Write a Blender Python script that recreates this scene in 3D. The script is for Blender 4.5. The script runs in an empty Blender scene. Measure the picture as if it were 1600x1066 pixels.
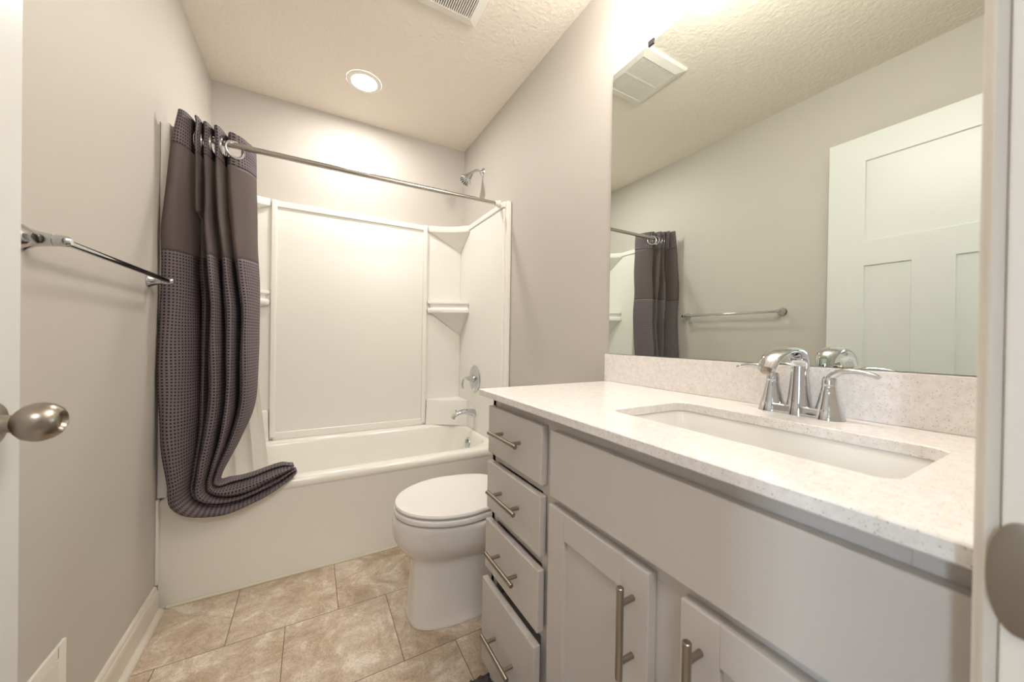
import bpy, bmesh, math, random
from mathutils import Vector, Matrix
random.seed(7)
PI = math.pi
sc = bpy.context.scene

# ------------------------------------------------------------------ camera
cam = bpy.data.cameras.new('camera')
cam_ob = bpy.data.objects.new('camera', cam)
sc.collection.objects.link(cam_ob)
cam.sensor_width = 36.0
cam.lens = 557.49 * 36.0 / 1600.0
cam.shift_y = -0.0009
cam.clip_start = 0.01
r_ = Vector((0.87201, -0.48926, 0.01494)); u_ = Vector((-0.01049, 0.01183, 0.99987)); f_ = Vector((0.48937, 0.87206, -0.00519))
mw = Matrix((r_, u_, -f_)).transposed().to_4x4()
mw.translation = Vector((0.50864, -2.59997, 1.06433))
cam_ob.matrix_world = mw
cam.dof.use_dof = True
cam.dof.focus_distance = 1.7
cam.dof.aperture_fstop = 4.5
sc.camera = cam_ob
sc.view_settings.view_transform = 'Standard'
sc.view_settings.look = 'None'
sc.view_settings.gamma = 1.0
sc.view_settings.use_curve_mapping = False
sc.view_settings.exposure = 1.3

# ------------------------------------------------------------------ world and lamps
w = bpy.data.worlds.new('world'); sc.world = w; w.use_nodes = True
w.node_tree.nodes['Background'].inputs[0].default_value = (0.80, 0.88, 1.0, 1)
w.node_tree.nodes['Background'].inputs[1].default_value = 0.35

LAMP = dict(can=108.0, van=3.4, hall_fill=9.0, window=22.0)
W, H = 1.524, 2.498          # room width, ceiling height
YF = -2.556                  # inner face of the door wall
MX = W - 0.006               # mirror face

C = sc.collection

# ------------------------------------------------------------------ materials
MATS = {}
def mat(name, col, rough=0.5, metal=0.0, **k):
    m = bpy.data.materials.new(name); m.use_nodes = True
    b = m.node_tree.nodes['Principled BSDF']
    b.inputs['Base Color'].default_value = (*col, 1)
    b.inputs['Roughness'].default_value = rough
    b.inputs['Metallic'].default_value = metal
    for a, v in k.items(): b.inputs[a].default_value = v
    MATS[name] = m
    return m
def nodes(m): return m.node_tree.nodes, m.node_tree.links, m.node_tree.nodes['Principled BSDF']
def texco(m, kind='Object', scale=None):
    N, L, b = nodes(m); t = N.new('ShaderNodeTexCoord')
    return t.outputs[kind]
def noise(m, scale, detail=4, rough=0.5, co=None, dim='3D'):
    N, L, b = nodes(m); n = N.new('ShaderNodeTexNoise')
    n.inputs['Scale'].default_value = scale; n.inputs['Detail'].default_value = detail; n.inputs['Roughness'].default_value = rough
    L.new(co or texco(m), n.inputs['Vector']); return n.outputs['Fac']
def bump(m, sock, strength, dist=0.002):
    N, L, b = nodes(m); n = N.new('ShaderNodeBump')
    n.inputs['Strength'].default_value = strength; n.inputs['Distance'].default_value = dist
    L.new(sock, n.inputs['Height']); L.new(n.outputs[0], b.inputs['Normal'])
def ramp(m, sock, stops):
    N, L, b = nodes(m); n = N.new('ShaderNodeValToRGB')
    while len(n.color_ramp.elements) < len(stops): n.color_ramp.elements.new(0.5)
    for e, (p, c) in zip(n.color_ramp.elements, stops):
        e.position = p; e.color = (*c, 1) if len(c) == 3 else c
    L.new(sock, n.inputs[0]); return n.outputs[0]
def mixc(m, fac, a, b_, mode='MIX'):
    N, L, b = nodes(m); n = N.new('ShaderNodeMix'); n.data_type = 'RGBA'; n.blend_type = mode
    for sock, v in ((n.inputs[0], fac), (n.inputs[6], a), (n.inputs[7], b_)):
        if isinstance(v, (int, float)): sock.default_value = v
        elif isinstance(v, tuple): sock.default_value = (*v, 1)
        else: L.new(v, sock)
    return n.outputs[2]
def math_(m, op, a, b_=None, c=None):
    N, L, _ = nodes(m); n = N.new('ShaderNodeMath'); n.operation = op
    for i, v in enumerate((a, b_, c)):
        if v is None: continue
        if isinstance(v, (int, float)): n.inputs[i].default_value = v
        else: L.new(v, n.inputs[i])
    return n.outputs[0]

m_wall = mat('greige_paint', (0.565, 0.528, 0.482), 0.6)
bump(m_wall, noise(m_wall, 260, 3), 0.08, 0.001)
m_ceil = mat('textured_ceiling', (0.86, 0.79, 0.70), 0.85)
N, L, b = nodes(m_ceil)
vz = noise(m_ceil, 55, 4, 0.55)
bump(m_ceil, vz, 0.6, 0.007)
m_trim = mat('trim_paint', (0.72, 0.66, 0.58), 0.35)
m_door = mat('door_paint', (0.70, 0.705, 0.69), 0.35)
bump(m_door, noise(m_door, 180, 2), 0.03, 0.001)
m_tub = mat('tub_acrylic', (0.87, 0.85, 0.785), 0.14)
m_sur = mat('surround_acrylic', (0.87, 0.855, 0.80), 0.33)
m_porc = mat('porcelain', (0.84, 0.805, 0.765), 0.07)
m_sink = mat('sink_porcelain', (0.84, 0.83, 0.80), 0.08)
m_seat = mat('seat_plastic', (0.83, 0.81, 0.78), 0.15)
m_chrome = mat('chrome', (0.60, 0.615, 0.64), 0.04, 1.0)
m_nickel = mat('brushed_nickel', (0.36, 0.315, 0.265), 0.32, 1.0)
bump(m_nickel, noise(m_nickel, 400, 2), 0.05, 0.0005)
m_dark = mat('recess_shade_and_fittings', (0.03, 0.026, 0.022), 0.8)  # near-black for small fittings; also paints the shade behind the grilles
m_cab = mat('cabinet_paint', (0.61, 0.565, 0.52), 0.38)
m_white = mat('white_plastic', (0.86, 0.83, 0.77), 0.4)
m_caulk = mat('caulk', (0.72, 0.66, 0.52), 0.6)
m_mirror = mat('mirror_glass', (0.80, 0.86, 0.815), 0.0, 1.0)
m_medge = mat('mirror_edge', (0.25, 0.33, 0.29), 0.2)
m_frost = mat('frosted_glass', (0.95, 0.93, 0.88), 0.3)
m_rug = mat('rug_pile', (0.075, 0.065, 0.07), 0.95)

m_rod = mat('satin_steel', (0.52, 0.495, 0.46), 0.18, 1.0)
# quartz with small brown flecks
m_quartz = mat('speckled_quartz', (0.80, 0.75, 0.70), 0.12)
N, L, b = nodes(m_quartz)
def flecks(scale, lo, thr):
    v = N.new('ShaderNodeTexVoronoi'); v.inputs['Scale'].default_value = scale
    L.new(texco(m_quartz), v.inputs['Vector'])
    d = math_(m_quartz, 'LESS_THAN', v.outputs['Distance'], lo)
    sx = N.new('ShaderNodeSeparateColor'); L.new(v.outputs['Color'], sx.inputs[0])
    return math_(m_quartz, 'MULTIPLY', d, math_(m_quartz, 'GREATER_THAN', sx.outputs[0], thr))
f1 = flecks(300, 0.30, 0.6); f2 = flecks(190, 0.17, 0.62)
base = ramp(m_quartz, noise(m_quartz, 90, 4), [(0.35, (0.83, 0.785, 0.75)), (0.65, (0.90, 0.87, 0.845))])
c1 = mixc(m_quartz, math_(m_quartz, 'MULTIPLY', f1, 0.4), base, (0.52, 0.42, 0.34))
c2 = mixc(m_quartz, math_(m_quartz, 'MULTIPLY', f2, 0.65), c1, (0.36, 0.28, 0.22))
L.new(c2, b.inputs['Base Color'])

# stone look floor tiles
m_floor = mat('stone_tile', (0.5, 0.4, 0.3), 0.34)
N, L, b = nodes(m_floor)
mp = N.new('ShaderNodeMapping'); L.new(texco(m_floor), mp.inputs[0])
mp.inputs['Location'].default_value = (0.09, 1.419, 0)
bt = N.new('ShaderNodeTexBrick'); L.new(mp.outputs[0], bt.inputs['Vector'])
bt.inputs['Scale'].default_value = 1.0; bt.inputs['Brick Width'].default_value = 0.35; bt.inputs['Row Height'].default_value = 0.346
bt.inputs['Mortar Size'].default_value = 0.0013; bt.inputs['Mortar Smooth'].default_value = 0.2; bt.inputs['Bias'].default_value = 0
bt.offset = 0.5; bt.offset_frequency = 2
bt.inputs['Color1'].default_value = (0, 0, 0, 1); bt.inputs['Color2'].default_value = (1, 1, 1, 1)
bt.inputs['Mortar'].default_value = (0.5, 0.5, 0.5, 1)
n1 = N.new('ShaderNodeTexNoise'); n1.inputs['Scale'].default_value = 8.5; n1.inputs['Detail'].default_value = 9; n1.inputs['Roughness'].default_value = 0.74
n1.inputs['Distortion'].default_value = 0.6
off = N.new('ShaderNodeVectorMath'); off.operation = 'ADD'; L.new(texco(m_floor), off.inputs[0])
sc2 = N.new('ShaderNodeVectorMath'); sc2.operation = 'SCALE'; L.new(bt.outputs['Color'], sc2.inputs[0]); sc2.inputs['Scale'].default_value = 3.0
L.new(sc2.outputs[0], off.inputs[1]); L.new(off.outputs[0], n1.inputs['Vector'])
stone = ramp(m_floor, n1.outputs['Fac'], [(0.34, (0.42, 0.315, 0.225)), (0.46, (0.56, 0.45, 0.34)), (0.54, (0.645, 0.545, 0.435)), (0.62, (0.80, 0.72, 0.625))])
n2 = N.new('ShaderNodeTexNoise'); n2.inputs['Scale'].default_value = 95; n2.inputs['Detail'].default_value = 5; n2.inputs['Distortion'].default_value = 2.0
L.new(off.outputs[0], n2.inputs['Vector'])
fine = ramp(m_floor, n2.outputs['Fac'], [(0.36, (0.74, 0.69, 0.63)), (0.56, (1.0, 1.0, 1.0))])
stone2 = mixc(m_floor, 0.8, stone, fine, 'MULTIPLY')
fin = mixc(m_floor, bt.outputs['Fac'], stone2, (0.13, 0.085, 0.05))
L.new(fin, b.inputs['Base Color'])
bm_ = N.new('ShaderNodeBump'); bm_.inputs['Strength'].default_value = 0.25; bm_.inputs['Distance'].default_value = 0.002
hh = math_(m_floor, 'SUBTRACT', n2.outputs['Fac'], math_(m_floor, 'MULTIPLY', bt.outputs['Fac'], 2.0))
L.new(hh, bm_.inputs['Height']); L.new(bm_.outputs[0], b.inputs['Normal'])

# waffle weave
def waffle(name, dark, light, pitch=0.0125):
    m = mat(name, light, 0.75)
    N, L, b = nodes(m)
    s = N.new('ShaderNodeSeparateXYZ'); L.new(texco(m, 'UV'), s.inputs[0])
    sx = math_(m, 'SINE', math_(m, 'MULTIPLY', s.outputs[0], 2 * PI / pitch))
    sy = math_(m, 'SINE', math_(m, 'MULTIPLY', s.outputs[1], 2 * PI / pitch))
    mn = math_(m, 'MINIMUM', sx, sy)
    cell = math_(m, 'SMOOTH_MIN', math_(m, 'MULTIPLY_ADD', mn, 2.2, 0.35), 1.0, 0.2)
    cell = math_(m, 'MAXIMUM', cell, 0.0)
    fine = noise(m, 700, 2, 0.6, texco(m, 'UV'))
    lc = mixc(m, fine, tuple(c * 0.72 for c in light), tuple(c * 1.25 for c in light))
    L.new(mixc(m, cell, lc, dark), b.inputs['Base Color'])
    bump(m, math_(m, 'SUBTRACT', 1.0, cell), 0.7, 0.002)
    return m
m_waffle = waffle('waffle_weave', (0.012, 0.009, 0.011), (0.170, 0.137, 0.150))
m_sheer = mat('sheer_fabric', (0.215, 0.178, 0.178), 0.55)
N, L, b = nodes(m_sheer)
tr = N.new('ShaderNodeBsdfTransparent'); tl = N.new('ShaderNodeBsdfTranslucent'); tl.inputs[0].default_value = (0.42, 0.33, 0.32, 1)
mx = N.new('ShaderNodeMixShader'); mx.inputs[0].default_value = 0.30
L.new(b.outputs[0], mx.inputs[1]); L.new(tr.outputs[0], mx.inputs[2])
mx2 = N.new('ShaderNodeMixShader'); mx2.inputs[0].default_value = 0.42
L.new(mx.outputs[0], mx2.inputs[1]); L.new(tl.outputs[0], mx2.inputs[2])
L.new(mx2.outputs[0], N['Material Output'].inputs['Surface'])
m_liner = mat('liner_vinyl', (0.90, 0.87, 0.83), 0.4)
N, L, b = nodes(m_liner)
tl = N.new('ShaderNodeBsdfTranslucent'); tl.inputs[0].default_value = (0.9, 0.87, 0.82, 1)
mx = N.new('ShaderNodeMixShader'); mx.inputs[0].default_value = 0.4
L.new(b.outputs[0], mx.inputs[1]); L.new(tl.outputs[0], mx.inputs[2]); L.new(mx.outputs[0], N['Material Output'].inputs['Surface'])

def emit(name, col, s):
    m = bpy.data.materials.new(name); m.use_nodes = True
    N = m.node_tree.nodes; L = m.node_tree.links; N.remove(N['Principled BSDF'])
    e = N.new('ShaderNodeEmission'); e.inputs[0].default_value = (*col, 1); e.inputs[1].default_value = s
    L.new(e.outputs[0], N['Material Output'].inputs['Surface']); return m
m_can = emit('lamp_lens', (1.0, 0.96, 0.91), LAMP['can'])
m_pane = emit('daylight_pane', (0.62, 0.80, 1.0), LAMP['window'])
m_bulb = emit('vanity_globe', (1.0, 0.93, 0.85), 5.0)

# ------------------------------------------------------------------ mesh helpers
def link(name, bm, m, parent=None, smooth=False, loc=None):
    me = bpy.data.meshes.new(name)
    bmesh.ops.recalc_face_normals(bm, faces=bm.faces)
    bm.to_mesh(me); bm.free()
    if smooth:
        for p in me.polygons: p.use_smooth = True
        try: me.set_sharp_from_angle(angle=math.radians(38))
        except Exception: pass
    if m: me.materials.append(m)
    o = bpy.data.objects.new(name, me); C.objects.link(o)
    if parent:
        o.parent = parent
        o.matrix_parent_inverse = Matrix.Translation(-Vector(parent.location))
    return o
def empty(name, loc, label=None, cat=None, group=None):
    o = bpy.data.objects.new(name, None); C.objects.link(o); o.location = loc
    o.empty_display_size = 0.1
    if label: tag(o, label, cat, group)
    return o
def tag(o, label, cat, group=None, kind=None):
    o['label'] = label; o['category'] = cat
    if group: o['group'] = group
    if kind: o['kind'] = kind
    return o
def box(bm, x0, x1, y0, y1, z0, z1, bev=0.0, seg=2):
    t = bmesh.new()
    vs = [t.verts.new((x, y, z)) for x in (x0, x1) for y in (y0, y1) for z in (z0, z1)]
    for f in ((0, 1, 3, 2), (4, 6, 7, 5), (0, 4, 5, 1), (2, 3, 7, 6), (0, 2, 6, 4), (1, 5, 7, 3)):
        t.faces.new([vs[i] for i in f])
    if bev: bmesh.ops.bevel(t, geom=list(t.edges), offset=bev, segments=seg, profile=0.7, affect='EDGES')
    merge(bm, t)
def merge(bm, t, M=None):
    if M is not None: bmesh.ops.transform(t, matrix=M, verts=t.verts)
    mp = {}
    for v in t.verts: mp[v] = bm.verts.new(v.co)
    for f in t.faces:
        try: bm.faces.new([mp[v] for v in f.verts])
        except ValueError: pass
    t.free()
def loft(bm, rings, cap0=True, cap1=True, closed=True):
    R = [[bm.verts.new(p) for p in r] for r in rings]
    n = len(R[0])
    for a, b in zip(R, R[1:]):
        for i in range(n if closed else n - 1):
            j = (i + 1) % n
            bm.faces.new((a[i], a[j], b[j], b[i]))
    if cap0: bm.faces.new(R[0][::-1])
    if cap1: bm.faces.new(R[-1])
    return R
def lathe(bm, prof, M=Matrix(), n=40, cap0=True, cap1=True):
    """prof: (radius, height) along local z, placed by M"""
    rings = [[M @ Vector((r * math.cos(2 * PI * i / n), r * math.sin(2 * PI * i / n), z)) for i in range(n)] for r, z in prof]
    loft(bm, rings, cap0, cap1)
def axis(p, d):
    """matrix whose z axis is d at point p"""
    d = Vector(d).normalized(); q = Vector((0, 0, 1)).rotation_difference(d)
    return Matrix.Translation(Vector(p)) @ q.to_matrix().to_4x4()
def cat_rom(P, k=6):
    out = []
    n = len(P)
    for i in range(n - 1):
        p0, p1, p2, p3 = P[max(i - 1, 0)], P[i], P[i + 1], P[min(i + 2, n - 1)]
        for j in range(k):
            t = j / k
            out.append([0.5 * ((2 * b) + (-a + c) * t + (2 * a - 5 * b + 4 * c - d) * t * t + (-a + 3 * b - 3 * c + d) * t ** 3) for a, b, c, d in zip(p0, p1, p2, p3)])
    out.append(list(P[-1]))
    return out
def tube(bm, pts, rad, n=16, side=(0, 1, 0), k=6, flat=1.0, raw=False):
    """pts (x,y,z); rad number or list of (ra, rb) ; side: reference axis for ra"""
    if not isinstance(rad, (list, tuple)): rad = [(rad, rad)] * len(pts)
    rad = [(q, q) if not isinstance(q, (list, tuple)) else q for q in rad]
    P = [list(p) + list(r) for p, r in zip(pts, rad)]
    if not raw: P = cat_rom(P, k)
    rings = []
    for i, p in enumerate(P):
        a = Vector(P[max(i - 1, 0)][:3]); b = Vector(P[min(i + 1, len(P) - 1)][:3])
        t = (b - a).normalized(); s = Vector(side); s = (s - t * s.dot(t)).normalized(); o = t.cross(s)
        c = Vector(p[:3])
        rings.append([c + s * p[3] * math.cos(2 * PI * j / n) + o * p[4] * math.sin(2 * PI * j / n) for j in range(n)])
    loft(bm, rings)
def rrect(cx, cy, hx, hy, r, z, k=8):
    out = []
    r = min(r, hx, hy)
    for (sx, sy, a0) in ((1, 1, 0), (-1, 1, 90), (-1, -1, 180), (1, -1, 270)):
        for i in range(k + 1):
            a = math.radians(a0 + 90 * i / k)
            out.append(Vector((cx + sx * (hx - r) + r * math.cos(a), cy + sy * (hy - r) + r * math.sin(a), z)))
    return out
def torus(bm, p, d, R, r, n=36, k=10):
    M = axis(p, d)
    rings = [[M @ Vector(((R + r * math.cos(2 * PI * j / k)) * math.cos(2 * PI * i / n), (R + r * math.cos(2 * PI * j / k)) * math.sin(2 * PI * i / n), r * math.sin(2 * PI * j / k))) for j in range(k)] for i in range(n)]
    rings.append(rings[0])
    loft(bm, rings, False, False)
    bmesh.ops.remove_doubles(bm, verts=bm.verts, dist=1e-6)

# ------------------------------------------------------------------ the room
def struct(name, bm, m, label, cat, parent=None, smooth=False):
    o = link(name, bm, m, parent, smooth)
    if not parent: tag(o, label, cat, kind='structure')
    return o
bm = bmesh.new(); box(bm, -0.12, W + 0.12, YF - 0.12, 0.12, -0.08, 0.0)
struct('floor', bm, m_floor, 'beige stone-look tile floor laid in offset rows', 'floor')
bm = bmesh.new(); box(bm, -0.12, W + 0.12, YF - 0.12, 0.12, H, H + 0.08)
struct('ceiling', bm, m_ceil, 'cream ceiling with a knockdown texture', 'ceiling')
bm = bmesh.new(); box(bm, -0.12, 0.0, YF, 0.0, 0.0, H)
struct('wall_left', bm, m_wall, 'greige painted wall behind the towel bar', 'wall')
bm = bmesh.new(); box(bm, W, W + 0.12, YF, 0.0, 0.0, H)
struct('wall_right', bm, m_wall, 'greige painted wall behind the mirror and shower head', 'wall')
bm = bmesh.new(); box(bm, -0.12, W + 0.12, 0.0, 0.12, 0.0, H)
struct('wall_back', bm, m_wall, 'greige painted wall above the shower surround', 'wall')
DX0, DX1, DZ = 0.080, 0.893, 2.125       # door opening
bm = bmesh.new()
box(bm, -0.12, DX0 - 0.02, YF - 0.12, YF, 0.0, H)
box(bm, DX1 + 0.02, W + 0.12, YF - 0.12, YF, 0.0, H)
box(bm, DX0 - 0.02, DX1 + 0.02, YF - 0.12, YF, DZ + 0.02, H)
struct('wall_front', bm, m_wall, 'greige wall around the doorway the picture is taken from', 'wall')

# hallway outside the door
bm = bmesh.new(); box(bm, -2.6, 2.6, -4.3, YF - 0.12, -0.08, 0.0)
struct('floor_hallway', bm, mat('hall_carpet', (0.42, 0.37, 0.31), 0.95), 'light carpet of the hallway outside the door', 'floor')
bm = bmesh.new(); box(bm, -2.6, 2.6, -4.3, YF - 0.12, H, H + 0.08)
struct('ceiling_hallway', bm, m_ceil, 'ceiling of the hallway outside the door', 'ceiling')
bm = bmesh.new(); box(bm, -2.6, 2.6, -4.42, -4.3, 0.0, H)
struct('wall_hallway_far', bm, m_wall, 'far wall of the hallway outside the door', 'wall')
bm = bmesh.new(); box(bm, 2.6, 2.72, -4.3, YF - 0.12, 0.0, H)
struct('wall_hallway_right', bm, m_wall, 'right end wall of the hallway', 'wall')
bm = bmesh.new()
box(bm, -2.72, -2.6, -4.3, -3.75, 0, H); box(bm, -2.72, -2.6, -3.45, YF - 0.12, 0, H)
box(bm, -2.72, -2.6, -3.75, -3.45, 0, 0.7); box(bm, -2.72, -2.6, -3.75, -3.45, 2.15, H)
struct('wall_hallway_left', bm, m_wall, 'left end wall of the hallway around its window', 'wall')
bm = bmesh.new(); box(bm, -2.6, -0.12, YF - 0.12, YF - 0.02, 0, H); box(bm, W + 0.12, 2.6, YF - 0.12, YF - 0.02, 0, H)
struct('wall_hallway_near', bm, m_wall, 'hallway wall beside the bathroom door', 'wall')
bm = bmesh.new()
for a in ((-3.75, -3.72, 0.7, 2.15), (-3.48, -3.45, 0.7, 2.15), (-3.72, -3.48, 0.7, 0.75), (-3.72, -3.48, 2.10, 2.15), (-3.72, -3.48, 1.41, 1.45)):
    box(bm, -2.69, -2.62, *a)
win = struct('window_1', bm, m_trim, 'white hallway window with daylight behind', 'window')
bm = bmesh.new(); box(bm, -2.67, -2.66, -3.72, -3.48, 0.75, 2.10)
link('pane', bm, m_pane, win)

# baseboard and shoe
def profile_y(name, prof, y0, y1, m, label, cat, parent=None):
    bm = bmesh.new(); loft(bm, [[Vector((x, y, z)) for x, z in prof] for y in (y0, y1)])
    return struct(name, bm, m, label, cat, parent)
profile_y('baseboard_left', [(0, 0), (0.014, 0), (0.014, 0.078), (0.0125, 0.088), (0.0095, 0.094), (0.009, 0.1), (0.006, 0.106), (0.0, 0.108)], -0.781, YF, m_trim,
          'cream baseboard along the left wall', 'baseboard')
sh = [(0.0142, 0.0005), (0.031, 0.0005)] + [(0.0142 + 0.017 * math.cos(a), 0.002 + 0.019 * math.sin(a)) for a in [PI / 2 * i / 6 for i in range(1, 7)]]
profile_y('trim_1', sh, -0.781, YF, m_trim, 'rounded shoe moulding at the foot of the left baseboard', 'shoe moulding')
bm = bmesh.new()
tube(bm, [(0.03, -0.757, 0.004), (0.8, -0.757, 0.004), (1.5, -0.757, 0.004)], 0.006, n=10, side=(0, 0, 1))
struct('trim_2', bm, m_caulk, 'cream caulk bead where the tub meets the floor', 'caulk')
# strike jamb with casing
bm = bmesh.new()
box(bm, DX1 - 0.008, DX1 + 0.02, YF - 0.12, YF - 0.0005, 0, DZ, 0.0015)
box(bm, DX0 - 0.02, DX0 + 0.002, YF - 0.12, YF - 0.0005, 0, DZ, 0.0015)
box(bm, DX0 + 0.002, DX1 - 0.008, YF - 0.12, YF - 0.0005, DZ - 0.002, DZ + 0.02, 0.0015)
jamb = struct('trim_3', bm, m_trim, 'cream door jamb around the doorway, its strike plate at the right edge', 'door jamb')
bm = bmesh.new()
pr = [(0.0, 0.0), (0.0, 0.0055), (0.003, 0.0075), (0.012, 0.0085), (0.018, 0.013), (0.055, 0.015), (0.058, 0.013), (0.058, 0)]
for z0, z1 in ((0, DZ + 0.05),):
    loft(bm, [[Vector((DX1 - 0.002 + a, YF + 0.0005 + b_, z)) for a, b_ in pr] for z in (z0, z1)])
struct('trim_4', bm, m_trim, 'cream casing around the door opening beside the vanity', 'door casing')
# strike plate
bm = bmesh.new()
zc = 0.922; pts = []
for i in range(25):
    a = -PI / 2 + PI * i / 24
    pts.append((math.cos(a) * 0.0125, zc + math.sin(a) * 0.0345))
xs = DX1 - 0.0085
out = [(YF - 0.0075 + d, z) for d, z in pts] + [(YF - 0.04, zc + 0.0345), (YF - 0.04, zc - 0.0345)]
out2 = [(YF - 0.0085 + d * 0.92, zc + (z - zc) * 0.95) for d, z in pts] + [(YF - 0.039, zc + 0.0325), (YF - 0.039, zc - 0.0325)]
loft(bm, [[Vector((xs, y, z)) for y, z in out], [Vector((xs - 0.0012, y, z)) for y, z in out], [Vector((xs - 0.0018, y, z)) for y, z in out2]])
o = link('strike_plate', bm, m_nickel, jamb, True)

# ------------------------------------------------------------------ door, standing open against the left wall
DF = 0.119                                  # face towards the room
DY0, DY1 = -2.512, -1.7545                  # hinge and free edge
DZ0, DZ1 = 0.012, 2.108
bm = bmesh.new()
def raised(y0, y1, z0, z1): box(bm, DF - 0.036, DF, y0, y1, z0, z1)
st = 0.143
ym = (-2.0625, -2.192)
raised(DY1 - st, DY1, DZ0, DZ1); raised(DY0, DY0 + st, DZ0, DZ1)
raised(DY0 + st, DY1 - st, 1.98, DZ1); raised(DY0 + st, DY1 - st, 1.455, 1.577); raised(DY0 + st, DY1 - st, DZ0, 0.27)
raised(ym[1], ym[0], 0.27, 1.455)
def panel(y0, y1, z0, z1):
    d = 0.012; dep = 0.007
    for X, s in ((DF, -1), (DF - 0.036, 1)):
        a = [Vector((X, y0, z0)), Vector((X, y1, z0)), Vector((X, y1, z1)), Vector((X, y0, z1))]
        c = [Vector((X + s * dep, y0 + d * .35, z0 + d * .35)), Vector((X + s * dep, y1 - d * .35, z0 + d * .35)), Vector((X + s * dep, y1 - d * .35, z1 - d * .35)), Vector((X + s * dep, y0 + d * .35, z1 - d * .35))]
        loft(bm, [a, c], False, True)
panel(DY0 + st, DY1 - st, 1.577, 1.98); panel(ym[0], DY1 - st, 0.27, 1.455); panel(DY0 + st, ym[1], 0.27, 1.455)
door = struct('door_1', bm, m_door, 'white three-panel door standing open against the left wall', 'door')
bm = bmesh.new()
KY, KZ = -1.822, 0.934
M = axis((DF, KY, KZ), (1, 0, 0))
lathe(bm, [(0.033, 0), (0.033, 0.004), (0.030, 0.008), (0.020, 0.010), (0.0135, 0.012), (0.012, 0.020), (0.0125, 0.026), (0.018, 0.030), (0.0245, 0.037), (0.0275, 0.046), (0.0275, 0.054),
           (0.0245, 0.063), (0.019, 0.070), (0.0150, 0.0725), (0.0135, 0.0715), (0.011, 0.067), (0.0, 0.0655)], M, 48, True, False)
link('door_knob', bm, m_nickel, door, True)
for z in (0.3, 1.05, 1.85):
    bm = bmesh.new(); lathe(bm, [(0.006, -0.045), (0.006, 0.045)], axis((DF + 0.003, DY0 - 0.008, z), (0, 0, 1)), 12)
    link('hinge', bm, m_nickel, door, True)

# ------------------------------------------------------------------ bathtub
bm = bmesh.new()
cy, cx = -0.376, 0.762; hx, hy = 0.7605, 0.3755
K = 10
rings = []
def ring_outer(inset, z, r, lip=0.0): return rrect(cx, cy - lip / 2, hx - inset, hy - inset + lip / 2, r, z, K)
rings.append(ring_outer(0.0, 0.001, 0.004)); rings.append(ring_outer(0.0, 0.380, 0.004)); rings.append(ring_outer(0.0, 0.388, 0.004, 0.003)); rings.append(ring_outer(0.0, 0.391, 0.004, 0.005))
for i in range(1, 9):
    a = PI / 2 * i / 8
    rings.append(ring_outer(0.020 * (1 - math.cos(a)), 0.400 + 0.030 * math.sin(a), 0.006 + 0.008 * i / 8, 0.006))
bx0, bx1, by0, by1 = 0.085, 1.462, -0.688, -0.085
def ring_basin(dx0, dx1, dy, z, r):
    x0, x1, y0, y1 = bx0 + dx0, bx1 - dx1, by0 + dy, by1 - dy
    return rrect((x0 + x1) / 2, (y0 + y1) / 2, (x1 - x0) / 2, (y1 - y0) / 2, r, z, K)
rings.append(ring_basin(-0.012, -0.012, -0.012, 0.4305, 0.19))
rings.append(ring_basin(-0.004, -0.004, -0.004, 0.4290, 0.18))
rings.append(ring_basin(0.003, 0.003, 0.003, 0.422, 0.17))
rings.append(ring_basin(0.010, 0.008, 0.008, 0.408, 0.165))
rings.append(ring_basin(0.06, 0.022, 0.022, 0.34, 0.16))
rings.append(ring_basin(0.16, 0.040, 0.045, 0.20, 0.15))
rings.append(ring_basin(0.24, 0.060, 0.070, 0.11, 0.14))
rings.append(ring_basin(0.30, 0.10, 0.11, 0.072, 0.12))
rings.append(ring_basin(0.42, 0.18, 0.19, 0.06, 0.08))
loft(bm, rings, True, True)
tub = empty('bathtub', (0.762, -0.376, 0), 'cream alcove bathtub with a plain apron and rounded rim', 'bathtub')
link('tub_shell', bm, m_tub, tub, True)
bm = bmesh.new()
Mo = axis((1.4405, -0.35, 0.350), (-1, 0, 0.22))
lathe(bm, [(0.036, -0.006), (0.036, 0.004), (0.033, 0.008), (0.012, 0.010), (0.0, 0.010)], Mo, 32, True, False)
box(bm, 1.420, 1.434, -0.355, -0.345, 0.352, 0.376, 0.003)
link('overflow_plate', bm, m_chrome, tub, True)
bm = bmesh.new(); lathe(bm, [(0.03, 0), (0.03, 0.004), (0.02, 0.006), (0.0, 0.006)], axis((1.24, -0.35, 0.066), (0, 0, 1)), 28, True, False)
link('drain', bm, m_chrome, tub, True)

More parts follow.
